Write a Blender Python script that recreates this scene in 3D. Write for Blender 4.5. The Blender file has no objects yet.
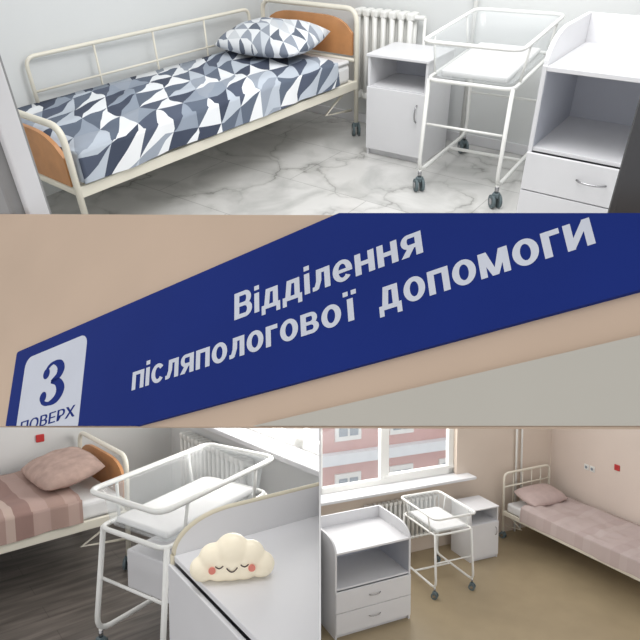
import bpy, bmesh, math, random
from mathutils import Matrix, Vector, noise
random.seed(3)
sc=bpy.context.scene
sc.view_settings.view_transform='Standard'
PI=math.pi
TH=0.076
# ---------------------------------------------------------------- materials
def lin(c):
    return tuple(((v/255)/12.92 if v/255<=0.04045 else ((v/255+.055)/1.055)**2.4) for v in c)+(1,)
def newmat(name):
    m=bpy.data.materials.new(name); m.use_nodes=True
    nt=m.node_tree; return m,nt,nt.nodes['Principled BSDF']
def mat(name,rgb,rough=.5,metal=0,var=.04,scale=6,bump=0,alpha=1,coat=0,glow=0,spec=.5):
    m,nt,b=newmat(name)
    n=nt.nodes.new('ShaderNodeTexNoise'); n.inputs['Scale'].default_value=scale; n.inputs['Detail'].default_value=4
    tc=nt.nodes.new('ShaderNodeTexCoord'); nt.links.new(tc.outputs['Object'],n.inputs['Vector'])
    r=nt.nodes.new('ShaderNodeValToRGB'); c=lin(rgb)
    r.color_ramp.elements[0].position=.3; r.color_ramp.elements[1].position=.7
    r.color_ramp.elements[0].color=tuple(v*(1-var) for v in c[:3])+(1,)
    r.color_ramp.elements[1].color=tuple(min(1,v*(1+var)) for v in c[:3])+(1,)
    nt.links.new(n.outputs['Fac'],r.inputs['Fac']); nt.links.new(r.outputs['Color'],b.inputs['Base Color'])
    b.inputs['Roughness'].default_value=rough; b.inputs['Metallic'].default_value=metal
    b.inputs['Alpha'].default_value=alpha; b.inputs['Coat Weight'].default_value=coat
    b.inputs['Specular IOR Level'].default_value=spec
    if glow:
        b.inputs['Emission Color'].default_value=c; b.inputs['Emission Strength'].default_value=glow
    if bump:
        bp=nt.nodes.new('ShaderNodeBump'); bp.inputs['Strength'].default_value=bump; bp.inputs['Distance'].default_value=.01
        n2=nt.nodes.new('ShaderNodeTexNoise'); n2.inputs['Scale'].default_value=scale*8
        nt.links.new(tc.outputs['Object'],n2.inputs['Vector'])
        nt.links.new(n2.outputs['Fac'],bp.inputs['Height']); nt.links.new(bp.outputs['Normal'],b.inputs['Normal'])
    return m
def math_n(nt,op,a,b=None):
    n=nt.nodes.new('ShaderNodeMath'); n.operation=op
    for i,v in enumerate((a,b)):
        if v is None: continue
        if isinstance(v,(int,float)): n.inputs[i].default_value=v
        else: nt.links.new(v,n.inputs[i])
    return n.outputs[0]
def tri_mat(name,cell,dark,light,shear=.5,rot=0.3):
    """triangular patchwork: down-pointing triangles from `dark`, up-pointing from `light`"""
    cols=dark+light
    m,nt,b=newmat(name)
    uv=nt.nodes.new('ShaderNodeUVMap')
    mp=nt.nodes.new('ShaderNodeMapping'); mp.inputs['Rotation'].default_value=(0,0,rot); mp.inputs['Scale'].default_value=(1/cell,1/cell/.87,1)
    nt.links.new(uv.outputs[0],mp.inputs[0])
    sp=nt.nodes.new('ShaderNodeSeparateXYZ'); nt.links.new(mp.outputs[0],sp.inputs[0])
    # piecewise-linear offsets keep the edges straight but make facet sizes irregular
    yy=math_n(nt,'ADD',sp.outputs[1],math_n(nt,'MULTIPLY',math_n(nt,'PINGPONG',sp.outputs[0],1.7),.28))
    x=math_n(nt,'ADD',math_n(nt,'ADD',sp.outputs[0],math_n(nt,'MULTIPLY',sp.outputs[1],shear)),math_n(nt,'MULTIPLY',math_n(nt,'PINGPONG',sp.outputs[1],2.3),.25)); y=yy
    fx=math_n(nt,'FLOOR',x);fy=math_n(nt,'FLOOR',y)
    s=math_n(nt,'GREATER_THAN',math_n(nt,'ADD',math_n(nt,'FRACT',x),math_n(nt,'FRACT',y)),1)
    cb=nt.nodes.new('ShaderNodeCombineXYZ')
    nt.links.new(fx,cb.inputs[0]);nt.links.new(fy,cb.inputs[1]);nt.links.new(s,cb.inputs[2])
    wn=nt.nodes.new('ShaderNodeTexWhiteNoise'); wn.noise_dimensions='3D'; nt.links.new(cb.outputs[0],wn.inputs['Vector'])
    val=math_n(nt,'ADD',math_n(nt,'MULTIPLY',wn.outputs['Value'],.499),math_n(nt,'MULTIPLY',s,.5))
    r=nt.nodes.new('ShaderNodeValToRGB'); r.color_ramp.interpolation='CONSTANT'
    e=r.color_ramp.elements
    e[0].position=0;e[0].color=lin(cols[0]);e[1].position=1/len(cols);e[1].color=lin(cols[1])
    for i in range(2,len(cols)):
        q=e.new(i/len(cols)); q.color=lin(cols[i])
    nt.links.new(val,r.inputs['Fac']); nt.links.new(r.outputs['Color'],b.inputs['Base Color'])
    b.inputs['Roughness'].default_value=.9
    return m
def stripe_mat(name,per,cols,axis=1):
    m,nt,b=newmat(name)
    uv=nt.nodes.new('ShaderNodeUVMap'); sp=nt.nodes.new('ShaderNodeSeparateXYZ'); nt.links.new(uv.outputs[0],sp.inputs[0])
    f=math_n(nt,'FRACT',math_n(nt,'MULTIPLY',sp.outputs[axis],1/per))
    r=nt.nodes.new('ShaderNodeValToRGB'); r.color_ramp.interpolation='CONSTANT'
    e=r.color_ramp.elements
    e[0].position=0;e[0].color=lin(cols[0][1]);e[1].position=cols[1][0];e[1].color=lin(cols[1][1])
    for p,c in cols[2:]:
        q=e.new(p); q.color=lin(c)
    nt.links.new(f,r.inputs['Fac']); nt.links.new(r.outputs['Color'],b.inputs['Base Color'])
    b.inputs['Roughness'].default_value=.9
    return m
def marble_mat():
    m,nt,b=newmat('marble_floor')
    tc=nt.nodes.new('ShaderNodeTexCoord')
    n=nt.nodes.new('ShaderNodeTexNoise'); n.inputs['Scale'].default_value=1.3; n.inputs['Detail'].default_value=8
    nt.links.new(tc.outputs['Object'],n.inputs['Vector'])
    mx=nt.nodes.new('ShaderNodeVectorMath'); mx.operation='MULTIPLY_ADD'
    nt.links.new(n.outputs['Color'],mx.inputs[0]); mx.inputs[1].default_value=(1.6,1.6,1.6); nt.links.new(tc.outputs['Object'],mx.inputs[2])
    v=nt.nodes.new('ShaderNodeTexVoronoi'); v.feature='DISTANCE_TO_EDGE'; v.inputs['Scale'].default_value=1.5
    nt.links.new(mx.outputs[0],v.inputs['Vector'])
    r=nt.nodes.new('ShaderNodeValToRGB'); e=r.color_ramp.elements
    e[0].position=0;e[0].color=(.50,.50,.49,1);e[1].position=.10;e[1].color=(1,1,1,1)
    q=e.new(.022);q.color=(.82,.82,.81,1)
    nt.links.new(v.outputs['Distance'],r.inputs['Fac'])
    n3=nt.nodes.new('ShaderNodeTexNoise'); n3.inputs['Scale'].default_value=2.1; n3.inputs['Detail'].default_value=2
    nt.links.new(tc.outputs['Object'],n3.inputs['Vector'])
    r3=nt.nodes.new('ShaderNodeValToRGB'); r3.color_ramp.elements[0].position=.38; r3.color_ramp.elements[1].position=.58
    nt.links.new(n3.outputs['Fac'],r3.inputs['Fac'])
    fade=nt.nodes.new('ShaderNodeMixRGB'); nt.links.new(r3.outputs[0],fade.inputs[0]); fade.inputs[1].default_value=(.97,.97,.97,1); nt.links.new(r.outputs[0],fade.inputs[2])
    n2=nt.nodes.new('ShaderNodeTexNoise'); n2.inputs['Scale'].default_value=2.0; n2.inputs['Detail'].default_value=7; n2.inputs['Distortion'].default_value=1.2
    nt.links.new(tc.outputs['Object'],n2.inputs['Vector'])
    r2=nt.nodes.new('ShaderNodeValToRGB'); r2.color_ramp.elements[0].position=.28;r2.color_ramp.elements[0].color=lin((178,178,175));r2.color_ramp.elements[1].position=.56;r2.color_ramp.elements[1].color=lin((214,213,210))
    nt.links.new(n2.outputs['Fac'],r2.inputs['Fac'])
    mm=nt.nodes.new('ShaderNodeMixRGB'); mm.blend_type='MULTIPLY'; mm.inputs[0].default_value=1
    nt.links.new(fade.outputs[0],mm.inputs[1]);nt.links.new(r2.outputs[0],mm.inputs[2])
    br=nt.nodes.new('ShaderNodeTexBrick'); br.inputs['Scale'].default_value=1; br.inputs['Brick Width'].default_value=1.2;br.inputs['Row Height'].default_value=.6; br.inputs['Mortar Size'].default_value=.003
    br.inputs['Color1'].default_value=(1,1,1,1);br.inputs['Color2'].default_value=(.96,.96,.96,1);br.inputs['Mortar'].default_value=(.7,.7,.7,1)
    nt.links.new(tc.outputs['Object'],br.inputs['Vector'])
    m2=nt.nodes.new('ShaderNodeMixRGB'); m2.blend_type='MULTIPLY'; m2.inputs[0].default_value=1
    nt.links.new(mm.outputs[0],m2.inputs[1]);nt.links.new(br.outputs['Color'],m2.inputs[2])
    nt.links.new(m2.outputs[0],b.inputs['Base Color']); b.inputs['Roughness'].default_value=.22
    return m
def wood_floor():
    m,nt,b=newmat('dark_laminate_floor')
    tc=nt.nodes.new('ShaderNodeTexCoord'); mp=nt.nodes.new('ShaderNodeMapping'); nt.links.new(tc.outputs['Object'],mp.inputs[0])
    mp.inputs['Scale'].default_value=(1,9,1)
    n=nt.nodes.new('ShaderNodeTexNoise'); n.inputs['Scale'].default_value=2.2; n.inputs['Detail'].default_value=7
    nt.links.new(mp.outputs[0],n.inputs['Vector'])
    r=nt.nodes.new('ShaderNodeValToRGB'); r.color_ramp.elements[0].position=.35;r.color_ramp.elements[0].color=lin((90,84,79));r.color_ramp.elements[1].position=.7;r.color_ramp.elements[1].color=lin((130,122,115))
    br=nt.nodes.new('ShaderNodeTexBrick'); br.inputs['Scale'].default_value=1; br.inputs['Brick Width'].default_value=1.2;br.inputs['Row Height'].default_value=.16; br.inputs['Mortar Size'].default_value=.002
    br.inputs['Color1'].default_value=(1,1,1,1);br.inputs['Color2'].default_value=(.9,.9,.9,1);br.inputs['Mortar'].default_value=(.6,.6,.6,1)
    nt.links.new(tc.outputs['Object'],br.inputs['Vector'])
    mm=nt.nodes.new('ShaderNodeMixRGB'); mm.blend_type='MULTIPLY'; mm.inputs[0].default_value=1
    nt.links.new(n.outputs['Fac'],r.inputs['Fac']);nt.links.new(r.outputs[0],mm.inputs[1]);nt.links.new(br.outputs['Color'],mm.inputs[2])
    nt.links.new(mm.outputs[0],b.inputs['Base Color']); b.inputs['Roughness'].default_value=.35
    return m
WH=mat('white_laminate',(222,222,224),.4,var=.012)
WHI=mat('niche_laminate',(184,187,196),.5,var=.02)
EDGE=mat('beige_edge_band',(206,198,176),.5)
EN=mat('white_enamel_tube',(232,232,228),.3,var=.01)
ENC=mat('cream_enamel_tube',(228,223,208),.35,var=.01)
WOOD=mat('orange_wood_panel',(196,140,92),.45,var=.12,scale=9)
RUB=mat('grey_rubber',(98,112,116),.6)
CHR=mat('chrome',(170,170,172),.25,metal=1)
ACR=mat('clear_acrylic',(228,233,235),.12,var=.01,alpha=.26,coat=.5)
MATW=mat('white_mattress',(226,226,226),.8)
WALLB=mat('warm_plaster',(213,199,185),.85,var=.03,scale=1.5,bump=.05)
WALLP=mat('pink_plaster',(222,208,197),.85,var=.03,scale=1.5,bump=.05)
# ---------------------------------------------------------------- mesh builder
def rounded(pts,rad,n=5,closed=False):
    pts=[Vector(p) for p in pts]; out=[]; N=len(pts)
    for i,p in enumerate(pts):
        if not closed and i in(0,N-1): out.append(p);continue
        a=pts[(i-1)%N]-p;b=pts[(i+1)%N]-p
        r=min(rad,a.length*.48,b.length*.48)
        A=p+a.normalized()*r;B=p+b.normalized()*r
        for k in range(n+1):
            t=k/n; out.append(A*(1-t)**2+p*2*t*(1-t)+B*t*t)
    return out
class MB:
    def __init__(s): s.bm=bmesh.new(); s.mats=[]; s.uv=s.bm.loops.layers.uv.new('UVMap')
    def mi(s,m):
        if m not in s.mats: s.mats.append(m)
        return s.mats.index(m)
    def box(s,x0,x1,y0,y1,z0,z1,m,bev=.004,M=None,seg=2):
        b=bmesh.new(); bmesh.ops.create_cube(b,size=1)
        for v in b.verts: v.co=Vector(((x0+x1)/2+v.co.x*(x1-x0),(y0+y1)/2+v.co.y*(y1-y0),(z0+z1)/2+v.co.z*(z1-z0)))
        if bev: bmesh.ops.bevel(b,geom=b.edges[:],offset=bev,segments=seg,affect='EDGES',profile=.5)
        if M: bmesh.ops.transform(b,matrix=M,verts=b.verts)
        s.add(b,m,False)
    def add(s,b,m,smooth=True):
        k=s.mi(m); me=bpy.data.meshes.new('t'); b.to_mesh(me); b.free()
        n=len(s.bm.faces); s.bm.from_mesh(me); s.bm.faces.ensure_lookup_table()
        for f in s.bm.faces[n:]: f.material_index=k; f.smooth=smooth
        bpy.data.meshes.remove(me)
    def tube(s,pts,r,m,closed=False,seg=10,rad=None):
        if rad: pts=rounded(pts,rad,closed=closed)
        pts=[Vector(p) for p in pts]; N=len(pts); k=s.mi(m)
        rings=[]; up=None
        for i,p in enumerate(pts):
            if closed: t=(pts[(i+1)%N]-pts[i-1])
            else: t=pts[min(i+1,N-1)]-pts[max(i-1,0)]
            t.normalize()
            if up is None:
                up=t.orthogonal().normalized()
            up=(up-t*up.dot(t)); up.normalize(); sd=t.cross(up)
            rings.append([s.bm.verts.new(p+(up*math.cos(2*PI*j/seg)+sd*math.sin(2*PI*j/seg))*r) for j in range(seg)])
        rng=range(N) if closed else range(N-1)
        for i in rng:
            A=rings[i];B=rings[(i+1)%N]
            off=0
            if closed and i==N-1:
                off=min(range(seg),key=lambda o:(A[0].co-B[o].co).length)
            for j in range(seg):
                f=s.bm.faces.new((A[j],A[(j+1)%seg],B[(j+1+off)%seg],B[(j+off)%seg])); f.material_index=k;f.smooth=True
        if not closed:
            for R in(rings[0],rings[-1]):
                f=s.bm.faces.new(R);f.material_index=k
    def cyl(s,p0,p1,r,m,seg=20): s.tube([p0,p1],r,m,seg=seg)
    def prism(s,poly,axis,a0,a1,m):
        k=s.mi(m)
        def P(u,v,a): return (a,u,v) if axis=='x' else ((u,a,v) if axis=='y' else (u,v,a))
        A=[s.bm.verts.new(P(u,v,a0)) for u,v in poly];B=[s.bm.verts.new(P(u,v,a1)) for u,v in poly]
        fs=[s.bm.faces.new(A),s.bm.faces.new(B)]
        for i in range(len(poly)):
            j=(i+1)%len(poly); fs.append(s.bm.faces.new((A[i],A[j],B[j],B[i])))
        for f in fs: f.material_index=k
    def finish(s,name,M,clip=(),parent=None):
        bmesh.ops.recalc_face_normals(s.bm,faces=s.bm.faces)
        if clip:
            bmesh.ops.transform(s.bm,matrix=M,verts=s.bm.verts)
            for co,no in clip:
                bmesh.ops.bisect_plane(s.bm,geom=s.bm.verts[:]+s.bm.edges[:]+s.bm.faces[:],plane_co=co,plane_no=no,clear_outer=True)
            bmesh.ops.transform(s.bm,matrix=M.inverted(),verts=s.bm.verts)
        me=bpy.data.meshes.new(name); s.bm.to_mesh(me); s.bm.free()
        for m in s.mats: me.materials.append(m)
        o=bpy.data.objects.new(name,me); sc.collection.objects.link(o)
        o.matrix_world=M
        if parent: o.parent=parent
        return o
# ---------------------------------------------------------------- room frames
def basis(th):
    c,s=math.cos(th),math.sin(th)
    return Matrix(((1,0,0),(0,s,c),(0,c,-s)))
B0=basis(TH);B1=basis(.634)
ro=.036
Rr=Matrix(((math.cos(ro),-math.sin(ro),0),(math.sin(ro),math.cos(ro),0),(0,0,1)))
def room(t,yaw,R=None):
    M=Matrix.Translation(t)@Matrix.Rotation(yaw,4,'Z')
    return (R.to_4x4()@M) if R else M
R1=room((-.427,2.427,-1.592),-.660,B0@Rr@B1.transposed())
R3=room((-.744,3.304,-2.038),.676)
R4=room((1.447,7.215,-3.797),.424)
def at(R,x,y,a=0,z=0): return R@Matrix.Translation((x,y,z))@Matrix.Rotation(a,4,'Z')
def vw(b):
    u=Vector((0,math.sin(TH),math.cos(TH)));f=Vector((0,math.cos(TH),-math.sin(TH)))
    return -(u-f*b)
C1=[(Vector((0,0,0)),vw(-.03))]
C1d=[(Vector((0,0,0)),vw(.174))]
C3=[(Vector((-.003,0,0)),Vector((1,0,0)))]
C4=[(Vector((.003,0,0)),Vector((-1,0,0)))]
# ---------------------------------------------------------------- furniture
def caster(mb,x,y,r=.045,ang=.4):
    c,s_=math.cos(ang),math.sin(ang)
    mb.cyl((x,y,2*r+.01),(x,y,2*r+.05),.012,CHR,10)
    ax=Vector((c,s_,0))
    p=Vector((x,y,r))
    for d in(-1,1):
        mb.tube([p+ax*d*.012,p+ax*d*.028],r,RUB,seg=20)
        mb.tube([p+ax*d*.028,p+ax*d*.031],r*.5,CHR,seg=14)
    mb.box(x-.02,x+.02,y-.02,y+.02,2*r-.02,2*r+.012,RUB,.006)
def bed(name,M,clip,L,w,hh,fh,zr,tubem,wood=True,guard=None,bars=False):
    mb=MB();r=.017;X=w/2;Y=L/2
    for sy,h in((1,hh),(-1,fh)):
        mb.tube([(-X,sy*Y,.1),(-X,sy*Y,h),(X,sy*Y,h),(X,sy*Y,.1)],r,tubem,rad=.09,seg=12)
        mb.tube([(-X,sy*Y,zr),(X,sy*Y,zr)],r*.9,tubem)
        if bars:
            mb.tube([(-X,sy*Y,h-.2),(X,sy*Y,h-.2)],r*.7,tubem)
            for i in range(1,5):
                x=-X+w*i/5; mb.tube([(x,sy*Y,zr),(x,sy*Y,h)],r*.45,tubem)
        if wood:
            mb.tube([(-X,sy*Y,h-.33),(X,sy*Y,h-.33)],r*.8,tubem)
            n=14; z0=h-.30;z1=h-.055
            poly=[(-X+.035,z0),(X-.035,z0)]
            for k in range(n+1):
                t=1-2*k/n; poly.append((t*(X-.035),z1-.10*abs(t)**5+.0))
            mb.prism(poly,'y',sy*Y-.011,sy*Y+.011,WOOD)
        for sx in(-1,1): caster(mb,sx*X,sy*Y,.045,.3*sx+.5)
    for sx in(-1,1):
        mb.box(sx*X-.014,sx*X+.014,-Y,Y,zr-.035,zr+.025,tubem,.005)
        mb.tube([(sx*(X-.05),Y-.02,zr-.02),(sx*(X-.05),Y-.30,zr-.16),(sx*(X-.05),Y,zr-.2)],r*.6,tubem)
    for i in range(11):
        y=-Y+L*(i+.5)/11; mb.box(-X,X,y-.03,y+.03,zr-.01,zr+.008,tubem,.003)
    if guard:
        y0,y1,gz=guard
        mb.tube([(-X-.02,y0,zr),(-X-.02,y0,gz),(-X-.02,y1,gz),(-X-.02,y1,zr)],.012,tubem,rad=.06)
        mb.tube([(-X-.02,y0,(zr+gz)/2+.03),(-X-.02,y1,(zr+gz)/2+.03)],.007,tubem)
        for i in range(1,4):
            y=y0+(y1-y0)*i/4; mb.tube([(-X-.02,y,zr),(-X-.02,y,gz)],.007,tubem)
    mb.box(-X+.03,X-.03,-Y+.03,Y-.03,zr+.01,zr+.14,MATW,.03,seg=3)
    return mb.finish(name,M,clip)
def blanket(name,M,clip,w,y0,y1,top,drop,m,amp=.012,rag=.02):
    mb=MB();k=mb.mi(m);bm=mb.bm
    nu,nv=60,110; W=w/2; ya,yb=y0,y1
    grid=[]
    for i in range(nu+1):
        a=-(W+drop)+(2*(W+drop))*i/nu; row=[]
        for j in range(nv+1):
            b=ya-drop+(yb-ya+drop)*j/nv
            da=max(0,abs(a)-W);db=max(0,ya-b)
            x=max(-W,min(W,a)); y=max(ya,b)
            n=noise.noise(Vector((a*3.1,b*2.3,1.7)));n2=noise.noise(Vector((a*9,b*7,4)))
            fold=abs(noise.noise(Vector((a*4+b*1.5,b*3.2-a,8))))
            dd=max(da,db)
            z=top-dd*(.93+.1*noise.noise(Vector((a*2,b*3,9))))
            if dd==0:
                e=min(W-abs(a),b-ya); z-= .03*max(0,1-e/.07)**2
                z+=amp*n+amp*.5*n2+amp*.9*(.5-fold)
            else:
                o=.012+.5*rag*(1+noise.noise(Vector((0,b*9,a*2 if db else 0))))+dd*.1
                if da>0: x+=math.copysign(o,a)
                if db>0: y-=o*.5
            row.append((mb.bm.verts.new((x,y,z)),(a,b)))
        grid.append(row)
    for i in range(nu):
        for j in range(nv):
            q=[grid[i][j],grid[i+1][j],grid[i+1][j+1],grid[i][j+1]]
            f=bm.faces.new([v for v,_ in q]);f.smooth=True;f.material_index=k
            for l,(_,uv) in zip(f.loops,q): l[mb.uv].uv=uv
    return mb.finish(name,M,clip)
def pillow(name,M,clip,m,sx=.34,sy=.24,T=.085):
    mb=MB();k=mb.mi(m);bm=mb.bm;n=28
    for sgn in(1,-1):
        g=[]
        for i in range(n+1):
            row=[]
            for j in range(n+1):
                u=-1+2*i/n;v=-1+2*j/n
                h=((1-abs(u)**2.6)*(1-abs(v)**2.6))**.55
                px=u*sx*(1-.09*v*v*(abs(u)));py=v*sy*(1-.10*u*u)
                z=T+sgn*T*h*(1+.16*noise.noise(Vector((u*2.4,v*2.4,sgn))))*(1 if sgn>0 else .85)
                row.append((bm.verts.new((px,py,z)),(px*1.0,py)))
            g.append(row)
        for i in range(n):
            for j in range(n):
                q=[g[i][j],g[i+1][j],g[i+1][j+1],g[i][j+1]]
                f=bm.faces.new([a for a,_ in q]);f.smooth=True;f.material_index=k
                for l,(_,uv) in zip(f.loops,q): l[mb.uv].uv=uv
    bmesh.ops.remove_doubles(bm,verts=bm.verts,dist=.0005)
    return mb.finish(name,M,clip)
def handle(mb,cx,y,cz,wd,vert=False,m=CHR):
    pts=[]
    for i in range(9):
        t=-1+2*i/8; off=-.028*(1-t*t)**.6-.003
        pts.append((cx,y+off,cz+t*wd) if vert else (cx+t*wd,y+off,cz))
    mb.tube(pts,.005,m,seg=8)
def cabinet(name,M,clip,w,d,h):
    mb=MB();X=w/2;Y=d/2;t=.018
    mb.box(-X,-X+t,-Y,Y,0,h-t,WH,.002);mb.box(X-t,X,-Y,Y,0,h-t,WH,.002)
    mb.box(-X-.006,X+.006,-Y-.012,Y,h-t,h,WH,.004)
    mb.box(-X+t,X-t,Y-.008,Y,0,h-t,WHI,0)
    zs=h-.2
    mb.box(-X+t,X-t,-Y+.004,Y-.008,zs-t,zs,WH,.002)
    mb.box(-X+t,X-t,-Y+.02,Y-.008,.04,.04+t,WH,.002)
    mb.box(-X+t,X-t,-Y+.02,-Y+.036,0,.04,WH,0)
    mb.box(-X+.002,X-.002,-Y-.016,-Y,.045,zs-.004,WH,.003)
    handle(mb,X-.055,-Y-.016,zs-.13,.055,True)
    return mb.finish(name,M,clip)
def dresser(name,M,clip,w,d,h,guard=.13,edge=None,niche=.42,frontcut=.1,nd=2):
    mb=MB();X=w/2;Y=d/2;t=.02;edge=edge or WH
    prof=[(-Y,0),(Y,0),(Y,h+guard)]
    y1=-Y+frontcut; n=10
    prof.append((y1+guard,h+guard))
    for k in range(1,n+1):
        a=k/n*PI/2; prof.append((y1+guard-math.sin(a)*(guard+frontcut)*.98, h+guard*math.cos(a)*.98+.002))
    prof.append((-Y,h))
    for sx in(-1,1):
        a0,a1=(-X,-X+t) if sx<0 else(X-t,X)
        mb.prism(prof,'x',a0,a1,WH)
        if edge is not WH:
            mb.tube([(sx*(X-t/2),y,z) for y,z in prof[2:]],.0108,edge,seg=8)
            mb.tube([(sx*(X-t/2),-Y,z) for z in(0,h)],.0108,edge,seg=8)
    mb.box(-X+t,X-t,Y-t,Y,0,h+guard,WH,.002)
    mb.box(-X+t,X-t,-Y-.0,Y-t,h-.022,h,WH,.003)
    if edge is not WH:
        mb.tube([(-X,Y-t/2,h+guard),(X,Y-t/2,h+guard)],.0108,edge,seg=8)
    zn=h*(1-niche)
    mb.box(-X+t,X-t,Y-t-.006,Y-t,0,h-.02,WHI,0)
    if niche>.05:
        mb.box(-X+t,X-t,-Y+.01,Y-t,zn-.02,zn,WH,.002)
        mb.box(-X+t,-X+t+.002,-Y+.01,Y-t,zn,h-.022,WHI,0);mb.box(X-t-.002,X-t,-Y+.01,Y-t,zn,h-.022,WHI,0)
    z0=.05;dh=(zn-.02-z0)/nd
    for i in range(nd):
        mb.box(-X+.003,X-.003,-Y-.018,-Y,z0+i*dh+.003,z0+(i+1)*dh-.003,WH,.003)
        handle(mb,0,-Y-.018,z0+(i+.55)*dh,.07)
    mb.box(-X+t,X-t,-Y+.03,-Y+.05,0,.05,WH,0)
    return mb.finish(name,M,clip)
def bassinet(name,M,clip,w,d,h,rt=.011,lw=.012,tilt=0,wide=1.0,shelf=False):
    """clear acrylic baby cot on a wheeled tube trolley; long axis = y"""
    mb=MB();X=w/2;Y=d/2
    def T(p):
        x,y,z=p; return (x*wide,y*math.cos(tilt),z+y*math.sin(tilt))
    zt=h; zb=h-.20
    mb.tube([T(p) for p in[(-X,-Y,zt),(X,-Y,zt),(X,Y,zt),(-X,Y,zt)]],rt,EN,closed=True,rad=.07)
    L=[]; prof=[(1.0,zt),(.93,zt-.004),(.9,zt-.02),(.84,zb+.02),(.80,zb)]
    for sc_,z in prof:
        ring=rounded([(-X*sc_,-Y*sc_,0),(X*sc_,-Y*sc_,0),(X*sc_,Y*sc_,0),(-X*sc_,Y*sc_,0)],.06,5,True)
        L.append([mb.bm.verts.new(T((p.x,p.y,z))) for p in ring])
    k=mb.mi(ACR)
    for A,B in zip(L,L[1:]):
        for i in range(len(A)):
            j=(i+1)%len(A);f=mb.bm.faces.new((A[i],A[j],B[j],B[i]));f.smooth=True;f.material_index=k
    f=mb.bm.faces.new(L[-1]);f.material_index=k
    q=.76
    TM=Matrix.Rotation(tilt,4,'X')
    mb.box(-X*q,X*q,-Y*q,Y*q,0,.035,MATW,.015,M=Matrix.Translation((0,0,zb+.004))@TM,seg=3)
    f1=zb-.005
    mb.tube([T(p) for p in[(-X*.9,-Y*.9,f1),(X*.9,-Y*.9,f1),(X*.9,Y*.9,f1),(-X*.9,Y*.9,f1)]],lw*.9,EN,closed=True,rad=.06)
    for sx in(-1,1):
        for sy in(-1,1):
            mb.tube([T((sx*X*.99,sy*Y*.6,zt-.01)),T((sx*X*.9,sy*Y*.62,f1))],lw*.6,EN)
    for sx in(-1,1):
        a=T((sx*X*.88,-Y*.86,f1));b=T((sx*X*.88,Y*.86,f1))
        mb.tube([a,(sx*X*.97,-Y*.98,.13),(sx*X*.97,Y*.98,.13),b],lw,EN,rad=.09)
        for sy in(-1,1): caster(mb,sx*X*.97,sy*Y*.92,.04,.7)
        for sy in(-1,1): mb.cyl((sx*X*.97,sy*Y*.92,.09),(sx*X*.97,sy*Y*.92,.14),.011,EN,10)
    mb.tube([(-X*.97,Y*.2,.13),(X*.97,Y*.2,.13)],lw*.9,EN)
    mb.tube([(-X*.9,-Y*.9,.42),(X*.9,-Y*.9,.42)],lw*.6,EN)
    mb.tube([(-X*.9,Y*.9,.42),(X*.9,Y*.9,.42)],lw*.6,EN)
    if shelf:
        mb.box(-X*.9,X*.9,-Y*.55,Y*.8,.30,.52,WH,.01)
    return mb.finish(name,M,clip)
def radiator(name,M,clip,w,h,z0,m=None):
    mb=MB();m=m or EN;n=int(w/.065)
    for i in range(n):
        x=-w/2+w*(i+.5)/n
        mb.tube([(x,-.03,z0+.02),(x,-.03,z0+h-.02)],.02,m,seg=8)
        mb.tube([(x,.03,z0+.02),(x,.03,z0+h-.02)],.02,m,seg=8)
        mb.box(x-.026,x+.026,-.05,.05,z0+h-.05,z0+h,m,.012);mb.box(x-.026,x+.026,-.05,.05,z0,z0+.05,m,.012)
    mb.cyl((-w/2,0,z0+.03),(w/2,0,z0+.03),.015,m,10);mb.cyl((-w/2,0,z0+h-.03),(w/2+.06,0,z0+h-.03),.015,m,10)
    mb.tube([(w/2+.06,0,z0+h-.03),(w/2+.06,0,0.0)],.011,m)
    return mb.finish(name,M,clip)
def slab(name,M,clip,x0,x1,y0,y1,z0,z1,m,bev=0):
    mb=MB();mb.box(x0,x1,y0,y1,z0,z1,m,bev);return mb.finish(name,M,clip)

# ================================================================= ROOM 1 (upper)
DK=[(62,70,88),(92,102,118),(150,158,170),(78,86,104)]
LT=[(228,231,234),(184,192,202),(232,234,236),(142,152,166)]
TRI=tri_mat('geometric_duvet',.20,DK,LT,.5,.35)
TRIP=tri_mat('geometric_pillow',.12,[(98,106,120),(150,157,168),(205,209,213),(120,128,142)],[(226,229,232),(232,234,236),(200,206,213),(226,229,232)],.5,.2)
W1=mat('room_wall_white',(218,220,219),.75,var=.015,scale=2)
slab('floor',R1,C1,-1.75,3.2,-1.0,2.42,-.05,0,marble_mat())
slab('wall_back',R1,C1,-1.8,3.2,2.42,2.5,-.05,2.5,W1)
slab('wall_left',R1,C1,-1.83,-1.75,-1.0,2.5,-.05,2.5,W1)
slab('wall_right',R1,C1,3.2,3.28,-1.0,2.5,-.05,2.5,W1)
slab('baseboard_back',R1,C1,-1.75,3.2,2.405,2.42,0,.07,WH,.003)
DFG=mat('grey_door_casing',(142,142,142),.5);DFD=mat('dark_door_casing',(72,72,74),.5)
slab('wall_front',R1,C1,-1.75,.33,-1.05,-.95,-.05,2.5,W1)
mb=MB();mb.box(.31,.425,-1.05,-.95,0,2.2,DFG,.01);mb.box(.425,.45,-1.02,-.97,0,2.2,WH,.004)
mb.box(1.714,1.90,-1.0,-.93,0,2.2,DFD,.008);mb.box(.33,1.90,-1.05,-.93,2.2,2.3,DFG,.01)
mb.finish('door_frame',R1,C1d)
Mb=at(R1,-1.2,1.0,-.048)
bed('hospital_bed',Mb,C1,2.30,.896,.87,.70,.381,ENC,True,guard=(-.78,1.02,.82))
slab('bed_sheet',Mb,C1,-.425,.425,-1.0,1.10,.523,.55,MATW,.012)
blanket('duvet',Mb,C1,.88,-1.10,.92,.58,.17,TRI,.024)
pillow('pillow',at(R1,-1.21,1.83,.05,.60)@Matrix.Rotation(.14,4,'X'),C1,TRIP,.38,.26,.095)
cabinet('bedside_cabinet',at(R1,-.219,2.058,.034),C1,.437,.374,.669)
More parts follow.
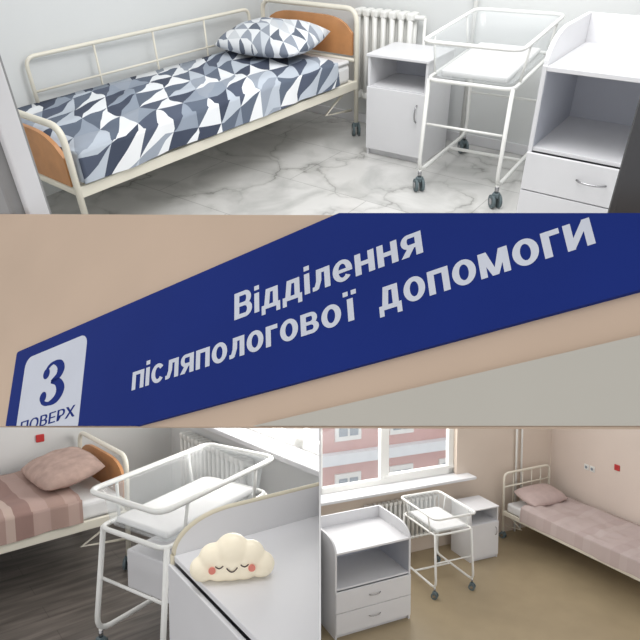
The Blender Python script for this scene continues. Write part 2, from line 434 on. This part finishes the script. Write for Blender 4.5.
bassinet('hospital_bassinet',at(R1,.408,1.886,.074),C1,.502,.80,.89,wide=1.08,tilt=.05)
dresser('changing_table_dresser',at(R1,1.217,1.632,.009),C1,.68,.60,.858,.14,niche=.45)
radiator('radiator',at(R1,-.6,2.35),C1,.5,.62,.22)
mb=MB();mb.cyl((.05,2.38,0),(.05,2.38,2.5),.014,EN,10);mb.finish('heating_pipe',R1,C1)
# ================================================================= SIGN WALL
Mc=Matrix.Rotation(PI/2-TH,4,'X')
u=Vector((.815,.268,.513)).normalized();v=Vector((-.054,.917,-.394));v=(v-u*v.dot(u)).normalized();n=u.cross(v)
SM=Mc@Matrix(((u.x,v.x,n.x,0),(u.y,v.y,n.y,0),(u.z,v.z,n.z,-.78),(0,0,0,1)))
WALLS=mat('hall_wall_beige',(194,172,152),.85,var=.05,scale=3,bump=.05,spec=.2)
LINT=mat('lintel_greige',(180,176,166),.8,var=.04,scale=3)
BLUE=mat('sign_blue',(22,42,114),.7,var=.06,scale=4,spec=.12)
SWH=mat('sign_white',(198,202,212),.6,spec=.2)
TL,TR,BL,BR=(-1.2895,.7114),(.4696,-.0357),(-1.0242,.0447),(.418,-.2149)
mb=MB();mb.prism([TL,TR,BR,BL],'z',-.018,-.006,WALLS);mb.finish('wall_sign',SM)
def clipn(P,Q,inside):
    d=Vector((Q[0]-P[0],Q[1]-P[1]));no=Vector((-d.y,d.x))
    if no.dot(Vector(inside)-Vector(P))>0: no=-no
    return (SM@Vector((P[0],P[1],0)),(SM.to_3x3()@Vector((no.x,no.y,0))).normalized())
CS=[clipn(TL,TR,(0,0)),clipn(BL,BR,(0,0))]
def rrect(x0,x1,y0,y1,r,nn=6):
    P=[]
    for cx,cy,a in((x1-r,y1-r,0),(x0+r,y1-r,90),(x0+r,y0+r,180),(x1-r,y0+r,270)):
        for k in range(nn+1):
            t=math.radians(a+90*k/nn);P.append((cx+r*math.cos(t),cy+r*math.sin(t)))
    return P
mb=MB();mb.prism(rrect(-.745,.60,-.0757,.146,.006),'z',-.006,.001,BLUE);sign=mb.finish('department_sign',SM,CS)
mb=MB();mb.box(-.5,.45,-.3,-.119,-.006,.002,LINT,0);mb.finish('trim_lintel',SM,CS)
mb=MB();mb.prism(rrect(-.705,-.507,-.062,.122,.02),'z',.0009,.0013,SWH);lab=mb.finish('floor_number_label',SM,CS)
lab.parent=sign;lab.matrix_parent_inverse=sign.matrix_world.inverted()
# --- bold grotesque Cyrillic letterforms built from bars and bowls (x-height = 1)
def R_(a,b,c,d): return ('p',[(a,b),(c,b),(c,d),(a,d)])
def Q_(*p): return ('p',list(p))
def A_(cx,cy,ro,so,ri,si,a0,a1): return ('a',cx,cy,ro,so,ri,si,a0,a1)
GL_={
'В':(1.02,[R_(0,0,.29,1.38),R_(.2,1.16,.62,1.38),R_(.2,.60,.64,.80),R_(.2,0,.62,.22),A_(.60,.99,.37,.39,.09,.19,-90,90),A_(.60,.40,.42,.40,.13,.19,-90,90)]),
'і':(.27,[R_(0,0,.27,1),R_(0,1.15,.27,1.38)]),
'ї':(.60,[R_(.165,0,.435,1),R_(0,1.15,.23,1.36),R_(.37,1.15,.60,1.36)]),
'д':(1.0,[R_(0,0,1.0,.2),R_(0,-.26,.21,.1),R_(.79,-.26,1.0,.1),R_(.62,.1,.89,1),R_(.24,.8,.75,1),Q_((.24,1),(.50,1),(.40,.1),(.13,.1))]),
'л':(.86,[R_(.59,0,.86,1),R_(.2,.8,.75,1),Q_((.2,1),(.46,1),(.44,.42),(.18,.42)),Q_((.18,.43),(.44,.43),(.30,.04),(.10,.2)),R_(0,0,.2,.2),Q_((.1,.2),(.2,.0),(.31,.05),(.3,.2))]),
'е':(.90,[A_(.45,.5,.45,.52,.18,.33,0,322),R_(.16,.41,.90,.575)]),
'н':(.86,[R_(0,0,.27,1),R_(.59,0,.86,1),R_(.2,.4,.66,.6)]),
'я':(.86,[R_(.59,0,.86,1),R_(.32,.82,.7,1),R_(.32,.35,.7,.53),A_(.33,.675,.31,.325,.06,.145,90,270),Q_((.27,.40),(.57,.40),(.30,0),(-.01,0))]),
'п':(.86,[R_(0,0,.27,1),R_(.59,0,.86,1),R_(.1,.8,.7,1)]),
'с':(.86,[A_(.45,.5,.45,.52,.18,.32,38,322)]),
'о':(.92,[A_(.46,.5,.46,.52,.185,.32,0,360)]),
'г':(.62,[R_(0,0,.27,1),R_(.1,.79,.62,1)]),
'в':(.88,[R_(0,0,.27,1),R_(.2,.82,.52,1),R_(.2,.42,.52,.58),R_(.2,0,.54,.18),A_(.50,.71,.31,.29,.07,.12,-90,90),A_(.52,.29,.36,.29,.10,.12,-90,90)]),
'м':(1.10,[R_(0,0,.25,1),R_(.85,0,1.10,1),Q_((.0,1),(.32,1),(.65,0),(.43,0)),Q_((.78,1),(1.10,1),(.67,0),(.45,0))]),
'и':(.88,[R_(0,0,.26,1),R_(.62,0,.88,1),Q_((.24,0),(.24,.40),(.64,1),(.64,.60))]),
}
def lettering(s,x0,x1,y0,unit,name,gap=.13):
    mb=MB();k=mb.mi(SWH)
    tot=sum(GL_[c][0] for c in s)+gap*(len(s)-1);kx=(x1-x0)/tot;X=x0;layer=0
    for c in s:
        wd,parts=GL_[c]
        for p in parts:
            layer=(layer+1)%6;z=.00125+layer*.00004
            if p[0]=='p':
                f=mb.bm.faces.new([mb.bm.verts.new((X+a*kx,y0+b*unit,z)) for a,b in p[1]]);f.material_index=k
            else:
                _,cx,cy,ro_,so,ri,si,a0,a1=p;N=40;prev=None
                for i in range(N+1):
                    t=math.radians(a0+(a1-a0)*i/N)
                    cur=[mb.bm.verts.new((X+(cx+r_*math.cos(t))*kx,y0+(cy+q_*math.sin(t))*unit,z)) for r_,q_ in((ro_,so),(ri,si))]
                    if prev: mb.bm.faces.new((prev[0],cur[0],cur[1],prev[1])).material_index=k
                    prev=cur
        X+=(wd+gap)*kx
    o=mb.finish(name,SM,CS);o.parent=sign;o.matrix_parent_inverse=sign.matrix_world.inverted()
lettering('Відділення',-.149,.155,.0425,.0305,'text_line_1')
lettering('післяпологової',-.3714,.058,-.0155,.0305,'text_line_2')
lettering('допомоги',.0885,.338,-.0155,.0305,'text_line_3')
def text(s,x0,x1,y,cap,m,name,bold=.0,z=.0014):
    cu=bpy.data.curves.new(name,'FONT');cu.body=s;cu.size=1;cu.resolution_u=4
    o=bpy.data.objects.new(name,cu);sc.collection.objects.link(o)
    bpy.context.view_layer.update()
    me=bpy.data.meshes.new_from_object(o);bpy.data.objects.remove(o)
    xs=[q.co.x for q in me.vertices];x0+=bold;x1-=bold
    k=(x1-x0)/(max(xs)-min(xs));kc=(cap-2*bold)/.73;mn=min(xs)
    bm=bmesh.new()
    N=4 if bold else 1
    for a in range(N):
        dx=bold*(a/(N-1)*2-1) if N>1 else 0
        t=me.copy()
        for q in t.vertices: q.co=Vector((x0+(q.co.x-mn)*k+dx,y+q.co.y*kc,z+a*.00005))
        bm.from_mesh(t);bpy.data.meshes.remove(t)
    bmesh.ops.transform(bm,matrix=SM,verts=bm.verts)
    for co_,no_ in CS: bmesh.ops.bisect_plane(bm,geom=bm.verts[:]+bm.edges[:]+bm.faces[:],plane_co=co_,plane_no=no_,clear_outer=True)
    bmesh.ops.transform(bm,matrix=SM.inverted(),verts=bm.verts)
    me2=bpy.data.meshes.new(name);bm.to_mesh(me2);bm.free();me2.materials.append(m)
    o=bpy.data.objects.new(name,me2);sc.collection.objects.link(o);o.parent=sign
    return o
text('ПОВЕРХ',-.690,-.520,-.029,.023,BLUE,'text_floor',.0012)
def stroke(mb,pts,m,x0,y0,sx,sy,z):
    P=[Vector((x0+p[0]*sx,y0+p[1]*sy)) for p in pts];W=[p[2]*sx/2 for p in pts]
    Q=[];WW=[]
    for i in range(len(P)-1):
        a,b,c,d=P[max(i-1,0)],P[i],P[i+1],P[min(i+2,len(P)-1)]
        for k in range(8):
            t=k/8;Q.append(.5*((2*b)+(c-a)*t+(2*a-5*b+4*c-d)*t*t+(3*b-a-3*c+d)*t**3));WW.append(W[i]*(1-t)+W[i+1]*t)
    Q.append(P[-1]);WW.append(W[-1]);k=mb.mi(m);prev=None
    for i,q in enumerate(Q):
        t=(Q[min(i+1,len(Q)-1)]-Q[max(i-1,0)]).normalized();nn=Vector((-t.y,t.x))*WW[i]
        cur=[mb.bm.verts.new((q.x+nn.x,q.y+nn.y,z)),mb.bm.verts.new((q.x-nn.x,q.y-nn.y,z))]
        if prev: f=mb.bm.faces.new((prev[0],prev[1],cur[1],cur[0]));f.material_index=k
        prev=cur
mb=MB();a=(-.640,.008,.080,.084)
stroke(mb,[(.13,.74,.12),(.24,.90,.10),(.45,.965,.08),(.68,.88,.22),(.76,.74,.30),(.66,.60,.19),(.42,.525,.07)],BLUE,*a,.0015)
stroke(mb,[(.42,.525,.07),(.68,.47,.20),(.83,.27,.33),(.70,.09,.22),(.42,.03,.09),(.20,.09,.11),(.10,.22,.14)],BLUE,*a,.0015)
for cx,cy in((.19,.76),(.17,.22)):
    ring=[mb.bm.verts.new((a[0]+cx*a[2]+.0105*math.cos(t*PI/10),a[1]+cy*a[3]+.0105*math.sin(t*PI/10),.0016)) for t in range(20)]
    f=mb.bm.faces.new(ring);f.material_index=0
dg=mb.finish('digit_3',Matrix.Identity(4));dg.parent=sign

# ================================================================= PARTITION
PW=mat('partition_white',(220,220,220),.7)
mb=MB();mb.prism([(1.2,-.2),(1.2,-3.8),(9.6,-3.8),(9.6,-1.1)],'x',-.002,.002,PW);mb.finish('wall_partition',Matrix.Identity(4))

# ================================================================= ROOM 3 (lower left)
W3=mat('room3_wall',(220,221,220),.8,var=.02,scale=2)
slab('floor',R3,C3,-4.2,.75,-2.8,1.85,-.05,0,wood_floor())
slab('wall_back',R3,C3,-4.2,.83,1.85,1.93,-.05,1.3,W3)
mb=MB();mb.box(.75,.85,-2.8,1.93,-.05,.86,W3,0);mb.box(.75,.85,1.35,1.93,.86,1.3,W3,0);mb.finish('wall_right',R3,C3)
slab('window_sill',R3,C3,.60,.84,-1.4,1.42,.88,.92,WH,.008)
mb=MB()
for y0,y1 in((-1.4,-1.33),(-.05,.05),(1.28,1.35)): mb.box(.78,.84,y0,y1,.92,1.3,EN,.006)
mb.box(.78,.84,-1.4,1.35,.92,.99,EN,.006);mb.finish('window_2',R3,C3)
Mb=at(R3,-1.054,1.298,-PI/2+.051)
PINKS=stripe_mat('mauve_striped_blanket',.52,[(0,(162,136,126)),(.2,(176,152,142)),(.34,(164,138,129)),(.5,(186,165,154)),(.6,(146,118,110)),(.8,(174,149,140))])
PKP=mat('mauve_pillowcase',(178,152,141),.9,var=.16,scale=14)
bed('hospital_bed',Mb,C3,2.05,.868,.80,.65,.40,ENC,True)
blanket('blanket',Mb,C3,.84,-1.0,.72,.585,.17,PINKS,.026)
pillow('pillow',Mb@Matrix.Translation((0,.76,.59))@Matrix.Rotation(.2,4,'X'),C3,PKP,.32,.22,.085)
bassinet('hospital_bassinet',at(R3,0,0,-PI/2+.321),C3,.518,.90,.92,rt=.015,lw=.015,wide=1.06,tilt=.04,shelf=True)
dresser('changing_table_dresser',at(R3,-.249,-1.53,-PI/2-.06),C3,1.0,.69,1.0,.13,edge=EDGE,niche=.01,nd=3)
radiator('radiator',at(R3,.68,.95,-PI/2),C3,1.0,.5,.25)
REDM=mat('red_plastic',(190,50,50),.5)
mb=MB();mb.box(-.36,-.30,1.835,1.85,.75,.81,REDM,.006);mb.finish('alarm_call_button',R3,C3)
# cloud night light
CL=mat('warm_white_vinyl',(246,236,212),.4,var=.01,glow=.12);CK=mat('pink_cheek',(232,140,124),.5);BK=mat('dark_print',(60,45,40),.5)
cl=bmesh.new()
for x,z,r in((-.098,.048,.045),(-.062,.085,.05),(0,.105,.06),(.062,.088,.05),(.1,.05,.046),(.04,.055,.055),(-.04,.055,.055),(0,.06,.06)):
    bmesh.ops.create_uvsphere(cl,u_segments=24,v_segments=16,radius=r,matrix=Matrix.Translation((x,0,z))@Matrix.Diagonal((1,.75,1,1)))
for vv in cl.verts:
    if vv.co.z<.006: vv.co.z=.006
me=bpy.data.meshes.new('cloud_night_light');cl.to_mesh(me);cl.free();me.materials.append(CL)
cloud=bpy.data.objects.new('cloud_night_light',me);sc.collection.objects.link(cloud)
rm=cloud.modifiers.new('r','REMESH');rm.mode='VOXEL';rm.voxel_size=.005;rm.use_smooth_shade=True
sm=cloud.modifiers.new('s','SMOOTH');sm.iterations=8;sm.factor=.6
cloud.matrix_world=at(R3,-.483,-1.311,-.526,.995)
mb=MB()
for cx in(-.042,.042):
    mb.tube([(cx-.013+.026*t/6,-.047,.075-.008*math.sin(PI*t/6)) for t in range(7)],.0022,BK,seg=6)
mb.tube([(-.018+.036*t/8,-.047,.066-.014*math.sin(PI*t/8)) for t in range(9)],.0022,BK,seg=6)
for cx in(-.066,.066):
    mb.tube([(cx,-.038,.058),(cx,-.043,.058)],.012,CK,seg=18)
fc=mb.finish('face',Matrix.Identity(4));fc.parent=cloud

# ================================================================= ROOM 4 (lower right)
F4=mat('beige_linoleum',(160,144,116),.4,var=.06,scale=3)
slab('floor',R4,C4,-4,2.62,-4.2,.75,-.05,0,F4)
mb=MB()
mb.box(-2.6,2.7,.75,.95,-.05,.98,WALLB,0);mb.box(.86,2.7,.75,.95,.98,2.6,WALLB,0);mb.box(-2.6,.86,.75,.95,2.4,2.6,WALLB,0)
mb.finish('wall_back',R4,C4)
slab('wall_right',R4,C4,2.62,2.7,-4.2,.75,-.05,2.6,WALLP)
slab('window_sill',R4,C4,-1.9,1.06,.56,.86,.95,.99,WH,.008)
mb=MB()
for x0,x1 in((-1.9,-1.83),(-1.30,-1.18),(-.33,-.2),(.77,.86)): mb.box(x0,x1,.82,.89,.99,2.4,EN,.006)
for z0,z1 in((.99,1.07),(2.32,2.4)): mb.box(-1.9,.86,.82,.89,z0,z1,EN,.006)
mb.box(-.28,.86,.81,.9,1.07,1.11,EN,.006)
mb.box(-1.9,.86,.85,.856,1.0,2.4,mat('window_glass',(225,232,238),.05,alpha=.12),0)
mb.finish('window_1',R4,C4)
FP=mat('pink_facade',(206,158,150),.9,var=.06);GLS=mat('dark_pane',(132,142,152),.3);ROOF=mat('outside_snow_white',(226,230,234),.8)
mb=MB();mb.box(-6,6,5,5.4,-2,2.6,FP,0)
for i in range(-5,6):
    for zz in(-.9,.9):
        mb.box(i*1.3-.3,i*1.3+.3,4.95,5,zz-.55,zz+.55,EN,0);mb.box(i*1.3-.22,i*1.3-.03,4.93,4.96,zz-.45,zz+.45,GLS,0);mb.box(i*1.3+.03,i*1.3+.22,4.93,4.96,zz-.45,zz+.45,GLS,0)
mb.box(-6,6,4.8,5.4,-.1,.12,ROOF,0);mb.finish('neighbouring_building',R4,C4)
GRN=mat('outside_ground',(206,210,210),.9)
slab('ground_outside',R4,C4,-6,6,.95,5,-2.2,-2.0,GRN)
Mb=at(R4,2.085,-.50,.05)
PB=stripe_mat('dusty_pink_blanket',.5,[(0,(186,170,166)),(.3,(190,175,171)),(.5,(183,166,162)),(.75,(188,172,168))])
bed('hospital_bed',Mb,C4,2.24,.90,.95,.75,.38,ENC,False,bars=True)
blanket('blanket',Mb,C4,.88,-1.09,.78,.575,.20,PB,.03)
pillow('pillow',Mb@Matrix.Translation((-.02,.86,.565))@Matrix.Rotation(.2,4,'X'),C4,mat('pink_pillowcase',(188,168,163),.9,var=.06,scale=14),.36,.23,.09)
bassinet('hospital_bassinet',at(R4,0,0,-.025),C4,.548,.80,.96,rt=.014,lw=.014,wide=1.06)
dresser('changing_table_dresser',at(R4,-1.231,-.259,.024),C4,.929,.667,.925,.13,niche=.42)
cabinet('bedside_cabinet',at(R4,.888,.381,-.012),C4,.451,.42,.709)
radiator('radiator',at(R4,-.1,.68),C4,1.1,.55,.25)
mb=MB();mb.cyl((1.90,.71,0),(1.90,.71,2.6),.016,EN,10);mb.cyl((2.0,.71,0),(2.0,.71,2.6),.016,EN,10);mb.finish('heating_pipes',R4,C4)
mb=MB();mb.box(2.605,2.62,-.46,-.38,1.16,1.24,REDM,.004);mb.finish('alarm_call_button',R4,C4)
mb=MB();mb.box(2.607,2.62,-.06,.02,1.02,1.10,EN,.004);mb.box(2.607,2.62,.04,.12,1.02,1.10,EN,.004)
mb.cyl((2.607,-.02,1.06),(2.603,-.02,1.06),.02,GLS);mb.cyl((2.607,.08,1.06),(2.603,.08,1.06),.02,GLS);mb.finish('wall_socket',R4,C4)
# ================================================================= lights
w=bpy.data.worlds.new('world');sc.world=w;w.use_nodes=True
w.node_tree.nodes['Background'].inputs[0].default_value=(.98,.98,.99,1);w.node_tree.nodes['Background'].inputs[1].default_value=1.04
def area(name,M,loc,target,size,power,col=(1,1,1)):
    l=bpy.data.lights.new(name,'AREA');l.shape='RECTANGLE';l.size,l.size_y=size;l.energy=power;l.color=col
    o=bpy.data.objects.new(name,l);sc.collection.objects.link(o)
    p=M@Vector(loc);t=M@Vector(target);o.matrix_world=Matrix.Translation(p)@(t-p).to_track_quat('-Z','Y').to_matrix().to_4x4()
area('overhead_fill',R1,(.6,1.0,2.4),(.4,1.2,0),(1.6,1.0),44)  # added fill light that brightens the upper room from above, not a real fixture
area('window_daylight',R3,(.72,.0,1.25),(-1,.2,.3),(1.6,.7),28,(1,.98,.95))
area('window_daylight',R4,(-.5,.9,1.9),(0,-1.5,0),(2.2,1.0),50,(1,.98,.95))
cam=bpy.data.cameras.new('camera');cam.sensor_width=36;cam.lens=33.75;cam.clip_start=.02
co=bpy.data.objects.new('camera',cam);sc.collection.objects.link(co);co.matrix_world=Mc;sc.camera=co
